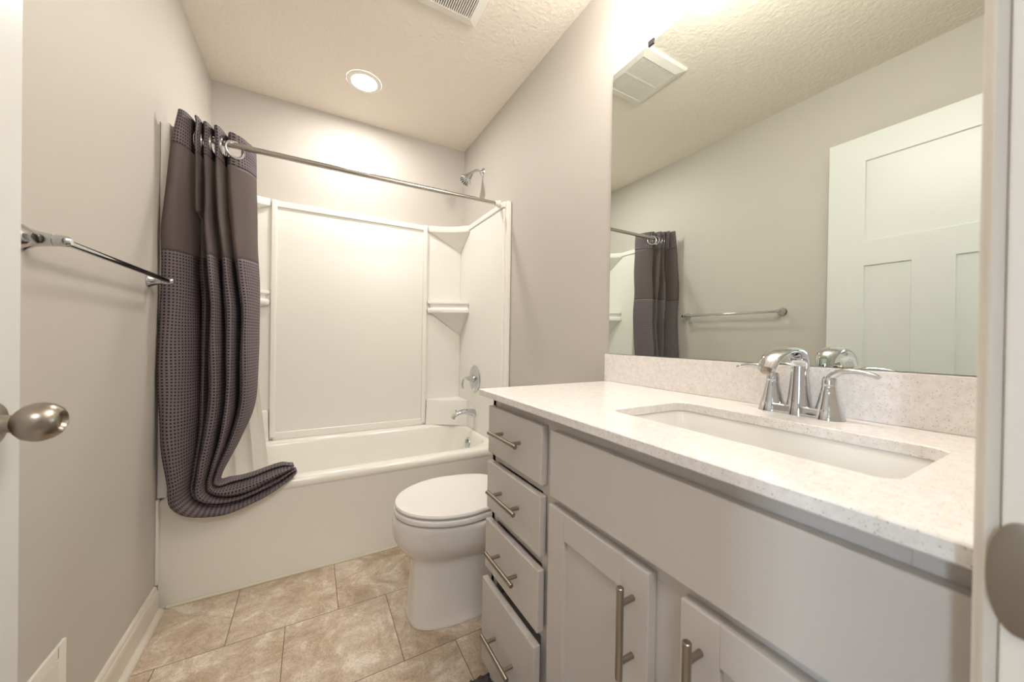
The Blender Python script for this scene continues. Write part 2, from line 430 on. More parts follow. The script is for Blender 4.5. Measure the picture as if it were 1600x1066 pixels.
# ------------------------------------------------------------------ shower surround
sur = empty('shower_surround', (0.762, -0.1, 0.43), 'glossy off-white shower surround with moulded corner shelves', 'shower surround')
ZT = 1.868
bm = bmesh.new()
box(bm, 0.03, W - 0.03, -0.030, -0.0005, 0.4305, ZT - 0.004, 0.003)
for x in (0.307, 1.217):                                        # vertical ribs
    box(bm, x - 0.0145, x + 0.0145, -0.049, -0.026, 0.445, ZT + 0.002, 0.010, 4)
box(bm, 0.307, 1.217, -0.041, -0.026, ZT - 0.036, ZT, 0.006, 3)   # band across the top
box(bm, 0.307, 1.217, -0.040, -0.026, 0.4305, 0.475, 0.006, 3)
link('back_panel', bm, m_sur, sur, True)
def end_panel(x_in, s):
    bm = bmesh.new()
    def bx(a, b_, *r, **k): box(bm, min(a, b_), max(a, b_), *r, **k)
    bx(x_in, x_in + s * 0.0295, -0.735, -0.0005, 0.4305, ZT - 0.004, bev=0.003)
    bx(x_in - s * 0.010, x_in + s * 0.01, -0.735, -0.222, 0.4305, ZT - 0.040, bev=0.006, seg=3)
    bx(x_in - s * 0.014, x_in + s * 0.02, -0.742, -0.205, ZT - 0.034, ZT, bev=0.006, seg=3)
    bx(x_in + s * 0.001, x_in + s * 0.0295, -0.764, -0.728, 0.4315, ZT, bev=0.009, seg=4)
    return link('end_panel', bm, m_sur, sur, True)
end_panel(1.494, 1); end_panel(0.030, -1)
bm = bmesh.new(); box(bm, 0.0005, 0.008, -0.775, -0.7535, 0.108, 0.4305, 0.003); link('flange_strip', bm, m_sur, sur, True)
def shelf(right, z0, kind):
    P = []
    xa = 1.238; ya = -0.052; xb = 1.485; yb = -0.214
    n = 14
    if kind == 'seat': bow = 0.012
    elif kind == 'top': bow = 0.030
    else: bow = 0.012
    for i in range(n + 1):
        t = i / n
        x = xa + (xb - xa) * t; y = ya + (yb - ya) * t
        d = bow * math.sin(PI * t)
        nx, ny = (yb - ya), -(xb - xa); l = math.hypot(nx, ny)
        # push the edge towards the corner
        P.append((x - nx / l * d, y - ny / l * d))
    cor = (1.4935, -0.0305)
    foot = P + [(1.4935, yb), cor, (xa, -0.0305)]
    def ringz(s, z, out=0.0):
        r = []
        for (x, y) in foot:
            r.append(Vector((cor[0] + (x - cor[0]) * s, cor[1] + (y - cor[1]) * s, z)))
        return r
    bm = bmesh.new()
    if kind == 'top':
        rings = [ringz(1.0, z0), ringz(1.0, z0 - 0.006), ringz(1.0, z0 - 0.038), ringz(0.985, z0 - 0.042), ringz(0.93, z0 - 0.046), ringz(0.05, z0 - 0.155)]
    elif kind == 'mid':
        rings = [ringz(0.93, z0 - 0.004), ringz(0.985, z0), ringz(1.0, z0 - 0.006), ringz(1.0, z0 - 0.018), ringz(0.96, z0 - 0.022), ringz(0.925, z0 - 0.030), ringz(0.925, z0 - 0.050),
                 ringz(0.975, z0 - 0.052), ringz(1.0, z0 - 0.058), ringz(1.01, z0 - 0.066), ringz(1.0, z0 - 0.082), ringz(0.96, z0 - 0.088), ringz(0.86, z0 - 0.092), ringz(0.05, z0 - 0.24)]
    else:
        rings = [ringz(0.97, z0), ringz(0.99, z0 - 0.002), ringz(1.0, z0 - 0.01), ringz(1.0, z0 - 0.06), ringz(1.02, 0.4315)]
    loft(bm, rings)
    if not right:
        bmesh.ops.transform(bm, matrix=Matrix.Translation((W, 0, 0)) @ Matrix.Scale(-1, 4, (1, 0, 0)), verts=bm.verts)
    return link('corner_shelf', bm, m_sur, sur, True)
for rt in (True, False):
    shelf(rt, ZT, 'top'); shelf(rt, 1.326, 'mid'); shelf(rt, 0.612, 'seat')

# ------------------------------------------------------------------ shower fittings on the right wall
o = empty('wall_shower', (W, -0.35, 2.2), 'chrome shower head on a curved arm high on the right wall', 'shower head')
bm = bmesh.new(); lathe(bm, [(0.030, 0.0), (0.029, 0.004), (0.020, 0.010), (0.012, 0.013), (0.010, 0.02)], axis((W, -0.35, 2.2), (-1, 0, 0)), 32); link('wall_flange', bm, m_chrome, o, True)
bm = bmesh.new(); tube(bm, [(W - 0.005, -0.35, 2.2), (1.49, -0.35, 2.206), (1.465, -0.35, 2.198), (1.44, -0.35, 2.178), (1.432, -0.35, 2.168)], 0.0085, n=14); link('shower_arm', bm, m_chrome, o, True)
bm = bmesh.new()
hd = Vector((-0.62, -0.06, -0.78)).normalized(); Mh = axis((1.438, -0.35, 2.174), hd)
lathe(bm, [(0.010, 0.0), (0.015, 0.004), (0.015, 0.012), (0.019, 0.018), (0.026, 0.040), (0.036, 0.062), (0.041, 0.070), (0.041, 0.080), (0.036, 0.083), (0.0, 0.083)], Mh, 36, True, False)
link('head_bell', bm, m_chrome, o, True)
bm = bmesh.new()
for ri, nn in ((0.03, 12), (0.02, 9), (0.01, 5)):
    for i in range(nn):
        a = 2 * PI * i / nn
        lathe(bm, [(0.0032, 0.082), (0.002, 0.088)], Mh @ Matrix.Translation((ri * math.cos(a), ri * math.sin(a), 0)), 8)
link('spray_nozzles', bm, m_dark, o, True)

o = empty('shower_valve', (1.484, -0.355, 0.786), 'round chrome shower valve plate with a hooked lever handle', 'shower valve')
bm = bmesh.new(); lathe(bm, [(0.090, 0.0), (0.090, 0.003), (0.085, 0.008), (0.06, 0.013), (0.035, 0.015), (0.0, 0.015)], axis((1.4835, -0.355, 0.786), (-1, 0, 0)), 48, True, False); link('escutcheon', bm, m_chrome, o, True)
bm = bmesh.new(); lathe(bm, [(0.028, 0.010), (0.028, 0.018), (0.026, 0.022), (0.020, 0.035), (0.013, 0.052), (0.009, 0.060), (0.0, 0.062)], axis((1.4835, -0.355, 0.786), (-1, 0, 0)), 32, True, False); link('handle_hub', bm, m_chrome, o, True)
bm = bmesh.new(); tube(bm, [(1.435, -0.355, 0.789), (1.418, -0.355, 0.795), (1.402, -0.355, 0.788), (1.393, -0.355, 0.768), (1.391, -0.355, 0.742), (1.396, -0.355, 0.722)], [0.008, (0.009, 0.007), (0.010, 0.006), (0.010, 0.005), (0.009, 0.005), (0.007, 0.004)], n=16); link('lever', bm, m_chrome, o, True)

o = empty('tub_spout', (1.484, -0.355, 0.54), 'chrome tub spout with a diverter knob', 'tub spout')
bm = bmesh.new()
tube(bm, [(1.4835, -0.355, 0.548), (1.45, -0.355, 0.560), (1.41, -0.355, 0.566), (1.37, -0.355, 0.560), (1.342, -0.355, 0.545), (1.328, -0.355, 0.524)],
     [(0.027, 0.027), (0.025, 0.022), (0.023, 0.018), (0.022, 0.015), (0.021, 0.013), (0.019, 0.012)], n=24)
link('spout_body', bm, m_chrome, o, True)
bm = bmesh.new(); lathe(bm, [(0.003, 0), (0.003, 0.016), (0.006, 0.019), (0.006, 0.024), (0, 0.025)], axis((1.352, -0.355, 0.558), (-0.2, 0, 1)), 14, True, False); link('diverter_knob', bm, m_chrome, o, True)

# ------------------------------------------------------------------ curtain rod
RY, RZ = -0.692, 1.866
o = empty('curtain_rod', (0.762, RY, RZ), 'chrome tension rod spanning the tub alcove', 'curtain rod')
bm = bmesh.new(); tube(bm, [(0.012, RY, RZ), (0.6, RY, RZ - 0.003), (1.16, RY, RZ - 0.002)], 0.0125, n=20, side=(0, 0, 1)); link('outer_tube', bm, m_rod, o, True)
bm = bmesh.new(); tube(bm, [(1.16, RY, RZ - 0.002), (1.3, RY, RZ), (1.475, RY, RZ)], 0.0105, n=20, side=(0, 0, 1)); link('inner_tube', bm, m_rod, o, True)
for x, d in ((0.0006, 1), (1.4795, -1)):
    bm = bmesh.new(); lathe(bm, [(0.021, 0), (0.021, 0.006), (0.0165, 0.014), (0.0145, 0.03)], axis((x, RY, RZ), (d, 0, 0)), 28); link('end_cap', bm, m_white, o, True)

# ------------------------------------------------------------------ shower curtain
ST = [((0.056, -0.800, 1.919), (0.276, -0.670, 1.911)), ((0.035, -0.800, 1.788), (0.278, -0.670, 1.782)), ((0.016, -0.810, 1.538), (0.284, -0.690, 1.580)),
      ((0.012, -0.820, 1.374), (0.291, -0.720, 1.387)), ((0.010, -0.820, 1.182), (0.298, -0.740, 1.180)), ((0.010, -0.830, 0.972), (0.298, -0.760, 0.964)),
      ((0.014, -0.830, 0.785), (0.290, -0.770, 0.764)), ((0.027, -0.830, 0.619), (0.251, -0.790, 0.627)), ((0.042, -0.830, 0.486), (0.212, -0.800, 0.539)),
      ((0.049, -0.820, 0.402), (0.193, -0.800, 0.489)), ((0.117, -0.820, 0.355), (0.197, -0.800, 0.473)), ((0.202, -0.810, 0.338), (0.232, -0.790, 0.473)),
      ((0.314, -0.800, 0.369), (0.300, -0.780, 0.481)), ((0.391, -0.790, 0.406), (0.373, -0.770, 0.496)), ((0.446, -0.780, 0.445), (0.414, -0.760, 0.494)),
      ((0.456, -0.768, 0.456), (0.436, -0.752, 0.490)), ((0.452, -0.752, 0.463), (0.444, -0.744, 0.480))]
AMP = [0.048, 0.052, 0.066, 0.070, 0.074, 0.074, 0.070, 0.058, 0.036, 0.026, 0.024, 0.022, 0.022, 0.026, 0.026, 0.014, 0.003]
SPLITS = [(0, [0, 0.16, 0.26, 0.40, 0.58, 1.0]), (1, [0, 0.24, 0.32, 0.46, 0.60, 1.0]), (2, [0, 0.29, 0.38, 0.52, 0.65, 1.0]),   # fold boundaries
          (4, [0, 0.32, 0.45, 0.60, 0.79, 1.0]), (6, [0, 0.34, 0.44, 0.66, 0.80, 1.0]), (9, [0, 0.36, 0.44, 0.72, 0.84, 1.0]), (11.5, [0, 0.17, 0.25, 0.36, 0.90, 1.0]), (99, [0, 0.17, 0.25, 0.36, 0.90, 1.0])]
KV = 16
flat = cat_rom([list(a) + list(b_) + [c] for (a, b_), c in zip(ST, AMP)], KV)
NF, KU = 5, 36
T0 = 0.38
gridP = []
for vi, row in enumerate(flat):
    Lp, Rp, A = Vector(row[0:3]), Vector(row[3:6]), row[6]
    tv = vi / KV
    for (ta, Sa), (tb, Sb) in zip(SPLITS, SPLITS[1:]):
        if ta <= tv <= tb:
            k = (tv - ta) / (tb - ta); S = [p_ * (1 - k) + q_ * k for p_, q_ in zip(Sa, Sb)]; break
    line = []
    for f in range(NF):
        for j in range(KU + (1 if f == NF - 1 else 0)):
            t = j / KU
            if f == 0: t = T0 + (1 - T0) * t
            c = 0.92
            tt = t - c * math.sin(2 * PI * t) / (2 * PI)
            if f == 0:
                q0 = T0 - c * math.sin(2 * PI * T0) / (2 * PI); tt = (tt - q0) / (1 - q0)
            if f == NF - 1 and tv < 5:
                k5 = 1 if tv < 2 else (5 - tv) / 3
                tn = (tt * 0.5 if t < .5 else .25 + (tt - .5) * 1.5); tt = tn * k5 + tt * (1 - k5)
            ph = 0.25 * math.sin(1.7 * f + tv * 0.9)
            s = S[f] + (S[f + 1] - S[f]) * (tt + 0.10 * ph * math.sin(PI * t) ** 2)
            fa = A * (0.82 + 0.18 * math.sin(2.3 * f + 1.1 * tv))
            if f == 1 and tv > 2: fa *= 0.45                      # a fold lying further back
            dy = A + fa * math.cos(2 * PI * t) * (1.0 if t < .5 or f < NF - 1 else 1.0)
            if f == 1 and tv > 2: dy += A * 0.8
            wr = 0.0018 * math.sin(9 * s + 1.3 * tv) * math.sin(1.3 * tv + f) + 0.0007 * math.sin(4.3 * tv + 23 * s + 2 * f)
            p = Lp.lerp(Rp, s)
            p.y += dy + wr * 1.6
            p.z += wr
            p.x = max(p.x + wr, 0.006)
            # below the rim the cloth stays outside the tub
            if p.z < 0.455 and p.x < 0.37: p.y = min(p.y, -0.758)
            elif p.z < 0.455: p.z = max(p.z, 0.437) if p.y > -0.757 else p.z
            line.append(p)
    gridP.append(line)
# cloth coordinates
ref = gridP[5 * KV]; U = [0]
for a, b_ in zip(ref, ref[1:]): U.append(U[-1] + (b_ - a).length)
midc = [sum((l[i] for i in range(0, len(l), 12)), Vector()) / len(range(0, len(l), 12)) for l in gridP]
V = [0]
for a, b_ in zip(midc, midc[1:]): V.append(V[-1] + (b_ - a).length)
G_AXES = []       # grommet centres
def nearest_on_row(fr, f):
    # point where the cloth crosses the rod
    best = None
    for vi in range(0, KV):
        for j in range(len(gridP[vi])):
            if not (f[0] <= j < f[1]): continue
            p = gridP[vi][j]; d = (p.y - RY) ** 2 + (p.z - RZ) ** 2
            if best is None or d < best[0]: best = (d, vi, j)
    return best
curtain = empty('shower_curtain', (0.16, -0.75, 0.335), 'charcoal waffle-weave shower curtain bunched by the left wall, its hem over the tub rim', 'shower curtain')
def cloth(name, v0, v1, m, holes=(), rev=False):
    bm = bmesh.new(); uvl = bm.loops.layers.uv.new('uv')
    vs = {}
    for vi in range(v0, v1 + 1):
        for j, p in enumerate(gridP[vi]): vs[(vi, j)] = bm.verts.new(p)
    for vi in range(v0, v1):
        for j in range(len(gridP[0]) - 1):
            cpt = (gridP[vi][j] + gridP[vi + 1][j + 1]) / 2
            if any((cpt - h).length < 0.031 for h in holes): continue
            q = [(vi, j), (vi, j + 1), (vi + 1, j + 1), (vi + 1, j)]
            f = bm.faces.new([vs[k] for k in q])
            for lp, (a, b_) in zip(f.loops, q): lp[uvl].uv = (U[b_], V[a])
    for v in [v for v in bm.verts if not v.link_faces]: bm.verts.remove(v)
    me = bpy.data.meshes.new(name); bm.to_mesh(me); bm.free()
    for p in me.polygons: p.use_smooth = True
    me.materials.append(m)
    o = bpy.data.objects.new(name, me); C.objects.link(o); o.parent = curtain
    o.matrix_parent_inverse = Matrix.Translation(-Vector(curtain.location))
    md = o.modifiers.new('thick', 'SOLIDIFY'); md.thickness = 0.0012
    return o
cross = []
for f in range(NF):
    for half in (0, 1):
        b0 = f * KU + half * KU // 2
        d, vi, j = nearest_on_row(0, (b0, b0 + KU // 2))
        p = gridP[vi][j]
        n_ = (gridP[vi][min(j + 1, len(gridP[0]) - 1)] - gridP[vi][max(j - 1, 0)]).cross(Vector((0, 0, 1))).normalized()
        cross.append((Vector((p.x, RY, RZ - 0.019)), n_))
holes = [c for c, n in cross]
cloth('header_band', 0, KV, m_waffle, holes)
cloth('sheer_band', KV, 3 * KV, m_sheer)
cloth('waffle_panel', 3 * KV, len(gridP) - 1, m_waffle)
for c_, n_ in cross[1::2]:
    bm = bmesh.new(); torus(bm, c_, n_, 0.033, 0.006); link('grommet', bm, m_chrome, curtain, True)
# stitched seam under the header
bm = bmesh.new(); tube(bm, [tuple(p + Vector((0, -0.0012, 0))) for p in gridP[KV]], 0.0014, n=6, side=(0, 0, 1), raw=True); link('seam', bm, m_waffle, curtain, True)

# liner, hanging inside the tub
bm = bmesh.new()
rows = []
for i in range(25):
    t = i / 24; z = 1.835 - t * 1.545
    x1 = 0.255 + 0.045 * t + 0.055 * max(0, t - 0.55) / 0.45; r = []
    for j in range(61):
        s = j / 60
        x = 0.04 + (x1 - 0.04) * s
        y = -0.574 + (0.014 + 0.008 * t) * math.sin(2 * PI * 4.5 * s + 0.6 * t) + 0.004 * math.sin(13 * t + 7 * s)
        r.append(Vector((x, y, z)))
    rows.append(r)
loft(bm, rows, False, False, False)
o = link('shower_liner', bm, m_liner, None, True)
tag(o, 'white shower liner hanging inside the tub behind the charcoal curtain', 'shower liner')

# ------------------------------------------------------------------ towel bar
TZ, TX = 1.252, 0.056
o = empty('towel_bar', (0, -1.18, TZ), 'chrome towel bar on the left wall', 'towel bar')
for y, s in ((-1.496, -1), (-0.862, 1)):
    bm = bmesh.new()
    yy = y
    lathe(bm, [(0.026, 0.0005), (0.026, 0.004), (0.0225, 0.008), (0.0165, 0.020), (0.0135, 0.034), (0.0125, 0.040), (0.0125, 0.044)], axis((0, yy, TZ), (1, 0, 0)), 36)
    p = link('post', bm, m_chrome, o, True)
    bm = bmesh.new()
    tube(bm, [(0.042, yy, TZ), (0.052, yy, TZ), (0.062, yy, TZ), (0.069, yy, TZ)], [(0.010, 0.012), (0.011, 0.012), (0.011, 0.0115), (0.006, 0.007)], n=20, side=(0, 1, 0))
    link('bar_holder', bm, m_chrome, p, True)
bm = bmesh.new(); tube(bm, [(TX, -1.496, TZ), (TX, -1.18, TZ), (TX, -0.862, TZ)], 0.0075, n=20, side=(0, 0, 1)); link('bar', bm, m_chrome, o, True)

# ------------------------------------------------------------------ wall register
o = empty('wall_register', (0, -1.5, 0.13), 'white metal air register low on the left wall', 'air register')
bm = bmesh.new()
y0, y1, z0, z1 = -1.70, -1.348, 0.125, 0.337
box(bm, 0.0005, 0.007, y0, y0 + 0.03, z0, z1, 0.002); box(bm, 0.0005, 0.007, y1 - 0.034, y1, z0, z1, 0.002)
box(bm, 0.0005, 0.007, y0 + 0.028, y1 - 0.028, z1 - 0.03, z1, 0.002); box(bm, 0.0005, 0.007, y0 + 0.028, y1 - 0.028, z0, z0 + 0.03, 0.002)
link('frame', bm, m_white, o, True)
bm = bmesh.new(); box(bm, 0.0005, 0.0018, y0 + 0.02, y1 - 0.02, z0 + 0.02, z1 - 0.02); link('duct_shadow', bm, m_dark, o).name = 'duct_shade_sheet'  # dark sheet paints the shade of the duct behind the louvres
bm = bmesh.new()
k = 0
y = y0 + 0.036
while y < y1 - 0.033:
    t = bmesh.new(); box(t, -0.0007, 0.0007, -0.0065, 0.0065, z0 + 0.026, z1 - 0.026)
    merge(bm, t, Matrix.Translation((0.0065, y, 0)) @ Matrix.Rotation(math.radians(-24), 4, 'Z')); y += 0.017
link('louvres', bm, m_white, o)

# ------------------------------------------------------------------ toilet
TY = -1.236
o = empty('toilet', (1.1, TY, 0), 'white elongated toilet with a closed lid between tub and vanity', 'toilet')
def egg(xf, xb, hw, z, n=48, pf=2.0, pb=3.0, ymid=TY, taper=0.0):
    """egg outline: rounded front at xf, squarer back at xb; widest at 55 %"""
    xm = xf + (xb - xf) * 0.52
    r = []
    for i in range(n):
        a = 2 * PI * i / n
        c, s = math.cos(a), math.sin(a)
        e = pf if c < 0 else pb
        rad_x = (xm - xf) if c < 0 else (xb - xm)
        x = xm + rad_x * (abs(c) ** (2 / e)) * (1 if c >= 0 else -1)
        y = ymid + hw * (abs(s) ** (2 / e)) * (1 if s >= 0 else -1)
        if taper and x > xm: y = ymid + (y - ymid) * (1 - taper * ((x - xm) / (xb - xm)) ** 1.5)
        r.append(Vector((x, y, z)))
    return r
bm = bmesh.new()
B = [  # xf, xb, hw, z, pf, pb
 (0.834, 1.40, 0.128, 0.001, 3.2, 4), (0.834, 1.40, 0.128, 0.010, 3.2, 4), (0.838, 1.40, 0.124, 0.03, 3.2, 4), (0.845, 1.40, 0.118, 0.10, 3.2, 4), (0.848, 1.40, 0.115, 0.18, 3.0, 4),
 (0.844, 1.41, 0.116, 0.228, 2.8, 4), (0.826, 1.41, 0.132, 0.250, 2.5, 4), (0.803, 1.42, 0.155, 0.275, 2.3, 4), (0.787, 1.43, 0.173, 0.303, 2.2, 3.6), (0.780, 1.44, 0.182, 0.330, 2.15, 3.4),
 (0.777, 1.44, 0.187, 0.360, 2.1, 3.2), (0.778, 1.44, 0.189, 0.376, 2.1, 3.2), (0.783, 1.44, 0.186, 0.3885, 2.1, 3.2), (0.800, 1.43, 0.175, 0.3920, 2.1, 3.2)]
P = cat_rom([list(b_) for b_ in B], 3)
loft(bm, [egg(p[0], p[1], max(p[2], .01), p[3], pf=p[4], pb=p[5]) for p in P])
link('bowl', bm, m_porc, o, True)
bm = bmesh.new()
E_ = lambda a, b_, c, d: egg(a, b_, c, d, pb=4.5, taper=0.26)
loft(bm, [E_(0.800, 1.225, 0.170, 0.3945), E_(0.792, 1.232, 0.178, 0.398), E_(0.784, 1.24, 0.187, 0.400), E_(0.782, 1.24, 0.189, 0.408), E_(0.784, 1.24, 0.187, 0.4155), E_(0.790, 1.235, 0.180, 0.418)])
link('seat', bm, m_seat, o, True)
bm = bmesh.new()
loft(bm, [E_(0.800, 1.228, 0.172, 0.4190), E_(0.797, 1.230, 0.175, 0.4225), E_(0.788, 1.236, 0.184, 0.4245), E_(0.786, 1.236, 0.186, 0.431), E_(0.789, 1.234, 0.183, 0.437), E_(0.81, 1.22, 0.163, 0.4395), E_(0.90, 1.15, 0.09, 0.441)])
link('lid', bm, m_seat, o, True)
bm = bmesh.new()
bm.free()
for s in (-1, 1):
    bm = bmesh.new(); box(bm, 1.240, 1.268, TY + s * 0.075 - 0.02, TY + s * 0.075 + 0.02, 0.394, 0.436, 0.006); link('hinge_cover', bm, m_seat, o, True)
bm = bmesh.new()
rr = lambda x0, x1, hy_, z, r=0.03: rrect((x0 + x1) / 2, TY, (x1 - x0) / 2, hy_, r, z, 6)
loft(bm, [rr(1.33, 1.515, 0.19, 0.395), rr(1.325, 1.517, 0.20, 0.42), rr(1.318, 1.518, 0.215, 0.72)])
link('tank', bm, m_porc, o, True)
bm = bmesh.new(); loft(bm, [rr(1.312, 1.520, 0.222, 0.722), rr(1.308, 1.520, 0.226, 0.728), rr(1.308, 1.520, 0.226, 0.748), rr(1.314, 1.518, 0.22, 0.756)]); link('tank_lid', bm, m_porc, o, True)
bm = bmesh.new(); tube(bm, [(1.305, TY + 0.15, 0.67), (1.298, TY + 0.13, 0.668), (1.297, TY + 0.09, 0.662)], [0.008, 0.006, 0.005], n=12, side=(0, 0, 1)); link('flush_lever', bm, m_chrome, o, True)
bm = bmesh.new(); lathe(bm, [(0.014, 0), (0.014, 0.01), (0.010, 0.02), (0, 0.022)], axis((1.25, TY - 0.13, 0.02), (0, -0.3, 1)), 16, True, False)
box(bm, 1.18, 1.36, TY - 0.150, TY - 0.10, 0.0005, 0.022, 0.006)
link('base_foot', bm, m_porc, o, True)
o2 = empty('supply_valve', (W, -1.44, 0.19), 'chrome water supply stop valve on the wall beside the toilet', 'supply valve')
bm = bmesh.new(); tube(bm, [(W - 0.0005, -1.44, 0.19), (1.46, -1.44, 0.19)], 0.008, n=12, k=2); lathe(bm, [(0.028, 0), (0.026, 0.006), (0.01, 0.010)], axis((W - 0.0005, -1.44, 0.19), (-1, 0, 0)), 24); link('pipe', bm, m_chrome, o2, True)
bm = bmesh.new(); lathe(bm, [(0.013, -0.02), (0.015, 0), (0.015, 0.02), (0.008, 0.026)], axis((1.452, -1.44, 0.19), (0, 0, 1)), 16); link('valve_body', bm, m_chrome, o2, True)
bm = bmesh.new(); tube(bm, [(1.452, -1.44, 0.215), (1.455, -1.435, 0.28), (1.45, -1.405, 0.35), (1.44, -1.39, 0.396)], 0.005, n=10); link('supply_hose', bm, m_chrome, o2, True)

# ------------------------------------------------------------------ vanity
CT = 0.905                                  # counter top
FX = 0.999; VY0, VY1 = -1.617, -2.5545        # face frame plane, left end, right end
cab = empty('vanity_cabinet', (1.26, -2.08, 0), 'light grey shaker vanity cabinet with four drawers and two doors', 'vanity cabinet')
bm = bmesh.new()
box(bm, FX, W - 0.0008, VY1, VY1 + 0.018, 0.0005, 0.8845)       # right side
box(bm, FX, W - 0.0008, VY0 - 0.018, VY0, 0.0005, 0.8845)       # left side
box(bm, FX + 0.07, FX + 0.085, VY1 + 0.018, VY0 - 0.018, 0.0005, 0.10)   # toe board
box(bm, FX + 0.02, W - 0.0008, VY1 + 0.018, VY0 - 0.018, 0.10, 0.118)    # bottom
box(bm, W - 0.015, W - 0.0008, VY1 + 0.018, VY0 - 0.018, 0.118, 0.8845)
# face frame
def fr(y0, y1, z0, z1): box(bm, FX, FX + 0.019, y0, y1, z0, z1, 0.0008, 1)
fr(VY0 - 0.040, VY0 - 0.0005, 0.10, 0.8845); fr(-1.955, -1.890, 0.10, 0.8845); fr(VY1 + 0.0005, VY1 + 0.06, 0.10, 0.8845)
fr(-2.285, -2.205, 0.10, 0.68)
fr(-1.890, VY0 - 0.040, 0.845, 0.8845); fr(-1.890, VY0 - 0.040, 0.695, 0.718); fr(-1.890, VY0 - 0.040, 0.520, 0.548); fr(-1.890, VY0 - 0.040, 0.345, 0.372); fr(-1.890, VY0 - 0.040, 0.10, 0.125)
fr(VY1 + 0.06, -1.955, 0.68, 0.8845); fr(VY1 + 0.06, -2.285, 0.10, 0.125); fr(-2.205, -1.955, 0.10, 0.125)
link('cabinet_body', bm, m_cab, cab, False)
def bar_pull(parent, horizontal, c, length=0.152, spread=0.096):
    x, y, z = c                              # x: front face
    bm = bmesh.new(); rb = 0.006
    if horizontal:
        lathe(bm, [(rb - .001, -length / 2), (rb, -length / 2 + .001), (rb, length / 2 - .001), (rb - .001, length / 2)], axis((x - 0.030, y, z), (0, 1, 0)), 20)
        for s in (-1, 1): lathe(bm, [(0.0048, 0), (0.0048, 0.028)], axis((x + 0.0002, y + s * spread / 2, z), (-1, 0, 0)), 16)
    else:
        lathe(bm, [(rb - .001, -length / 2), (rb, -length / 2 + .001), (rb, length / 2 - .001), (rb - .001, length / 2)], axis((x - 0.030, y, z), (0, 0, 1)), 20)
        for s in (-1, 1): lathe(bm, [(0.0048, 0), (0.0048, 0.028)], axis((x + 0.0002, y, z + s * spread / 2), (-1, 0, 0)), 16)
    ob = link('handle', bm, m_nickel, None, True)
    ob.parent = parent; ob.matrix_parent_inverse = parent.matrix_world.inverted()
    return ob
def child(name, bm, m, smooth=False):
    return link(name, bm, m, cab, smooth)
for (z0, z1, off, hz) in ((0.720, 0.860, 0.0, 0.795), (0.553, 0.694, 0.002, 0.627), (0.374, 0.520, 0.005, 0.452), (0.095, 0.345, 0.014, 0.222)):
    bm = bmesh.new(); x1 = FX - 0.0008 - off
    box(bm, x1 - 0.019, x1, -1.910, -1.624, z0, z1, 0.003, 3)
    if off > 0.001: box(bm, x1 - 0.002, FX + 0.35, -1.885, -1.662, z0 + 0.03, z1 - 0.045)
    d = child('drawer', bm, m_cab)
    bpy.context.view_layer.update()
    bar_pull(d, True, (x1 - 0.019, -1.763, hz))
bm = bmesh.new(); box(bm, FX - 0.020, FX - 0.0008, -2.536, -1.945, 0.712, 0.858, 0.003, 3); child('false_front', bm, m_cab)
def shaker(y0, y1, z0, z1, hy_):
    bm = bmesh.new(); X0, X1 = FX - 0.020, FX - 0.0008; s = 0.057
    box(bm, X0, X1, y1 - s, y1, z0, z1, 0.002); box(bm, X0, X1, y0, y0 + s, z0, z1, 0.002)
    box(bm, X0 + .0002, X1, y0 + s, y1 - s, z1 - s, z1, 0.0015); box(bm, X0 + .0002, X1, y0 + s, y1 - s, z0, z0 + s, 0.0015)
    box(bm, X0 + 0.009, X1 - 0.003, y0 + s - 0.003, y1 - s + 0.003, z0 + s - 0.003, z1 - s + 0.003)
    d = child('cabinet_door', bm, m_cab)
    bpy.context.view_layer.update()
    bar_pull(d, False, (X0, hy_, 0.588), 0.150)
shaker(-2.217, -1.942, 0.105, 0.692, -2.186); shaker(-2.548, -2.273, 0.105, 0.692, -2.304)

# countertop with sink cut-out
SX0, SX1, SY0, SY1 = 1.100, 1.352, -2.459, -2.004
CX0, CX1, CY0, CY1 = 0.967, W - 0.0008, -2.5550, -1.578
bm = bmesh.new()
so = lambda z, g=0.0, r=0.028: rrect((SX0 + SX1) / 2, (SY0 + SY1) / 2, (SX1 - SX0) / 2 + g, (SY1 - SY0) / 2 + g, r, z, 8)
co = lambda z, g=0.0: rrect((CX0 + CX1) / 2, (CY0 + CY1) / 2, (CX1 - CX0) / 2 - g, (CY1 - CY0) / 2 - g, 0.002 + g, z, 8)
# densify the long straight sides so the top shades evenly
loft(bm, [so(CT - 0.020), so(CT - 0.0015), so(CT, 0.0015), co(CT, 0.002), co(CT - 0.002), co(CT - 0.018), co(CT - 0.020, 0.002), so(CT - 0.020)], False, False)
bmesh.ops.remove_doubles(bm, verts=bm.verts, dist=1e-5)
o = link('countertop', bm, m_quartz); tag(o, 'white speckled quartz countertop on the grey vanity', 'countertop')
bm = bmesh.new(); box(bm, W - 0.0205, W - 0.0008, CY0, -1.566, CT + 0.0003, CT + 0.104, 0.0015)
o = link('backsplash', bm, m_quartz); tag(o, 'speckled quartz backsplash strip below the mirror', 'backsplash')
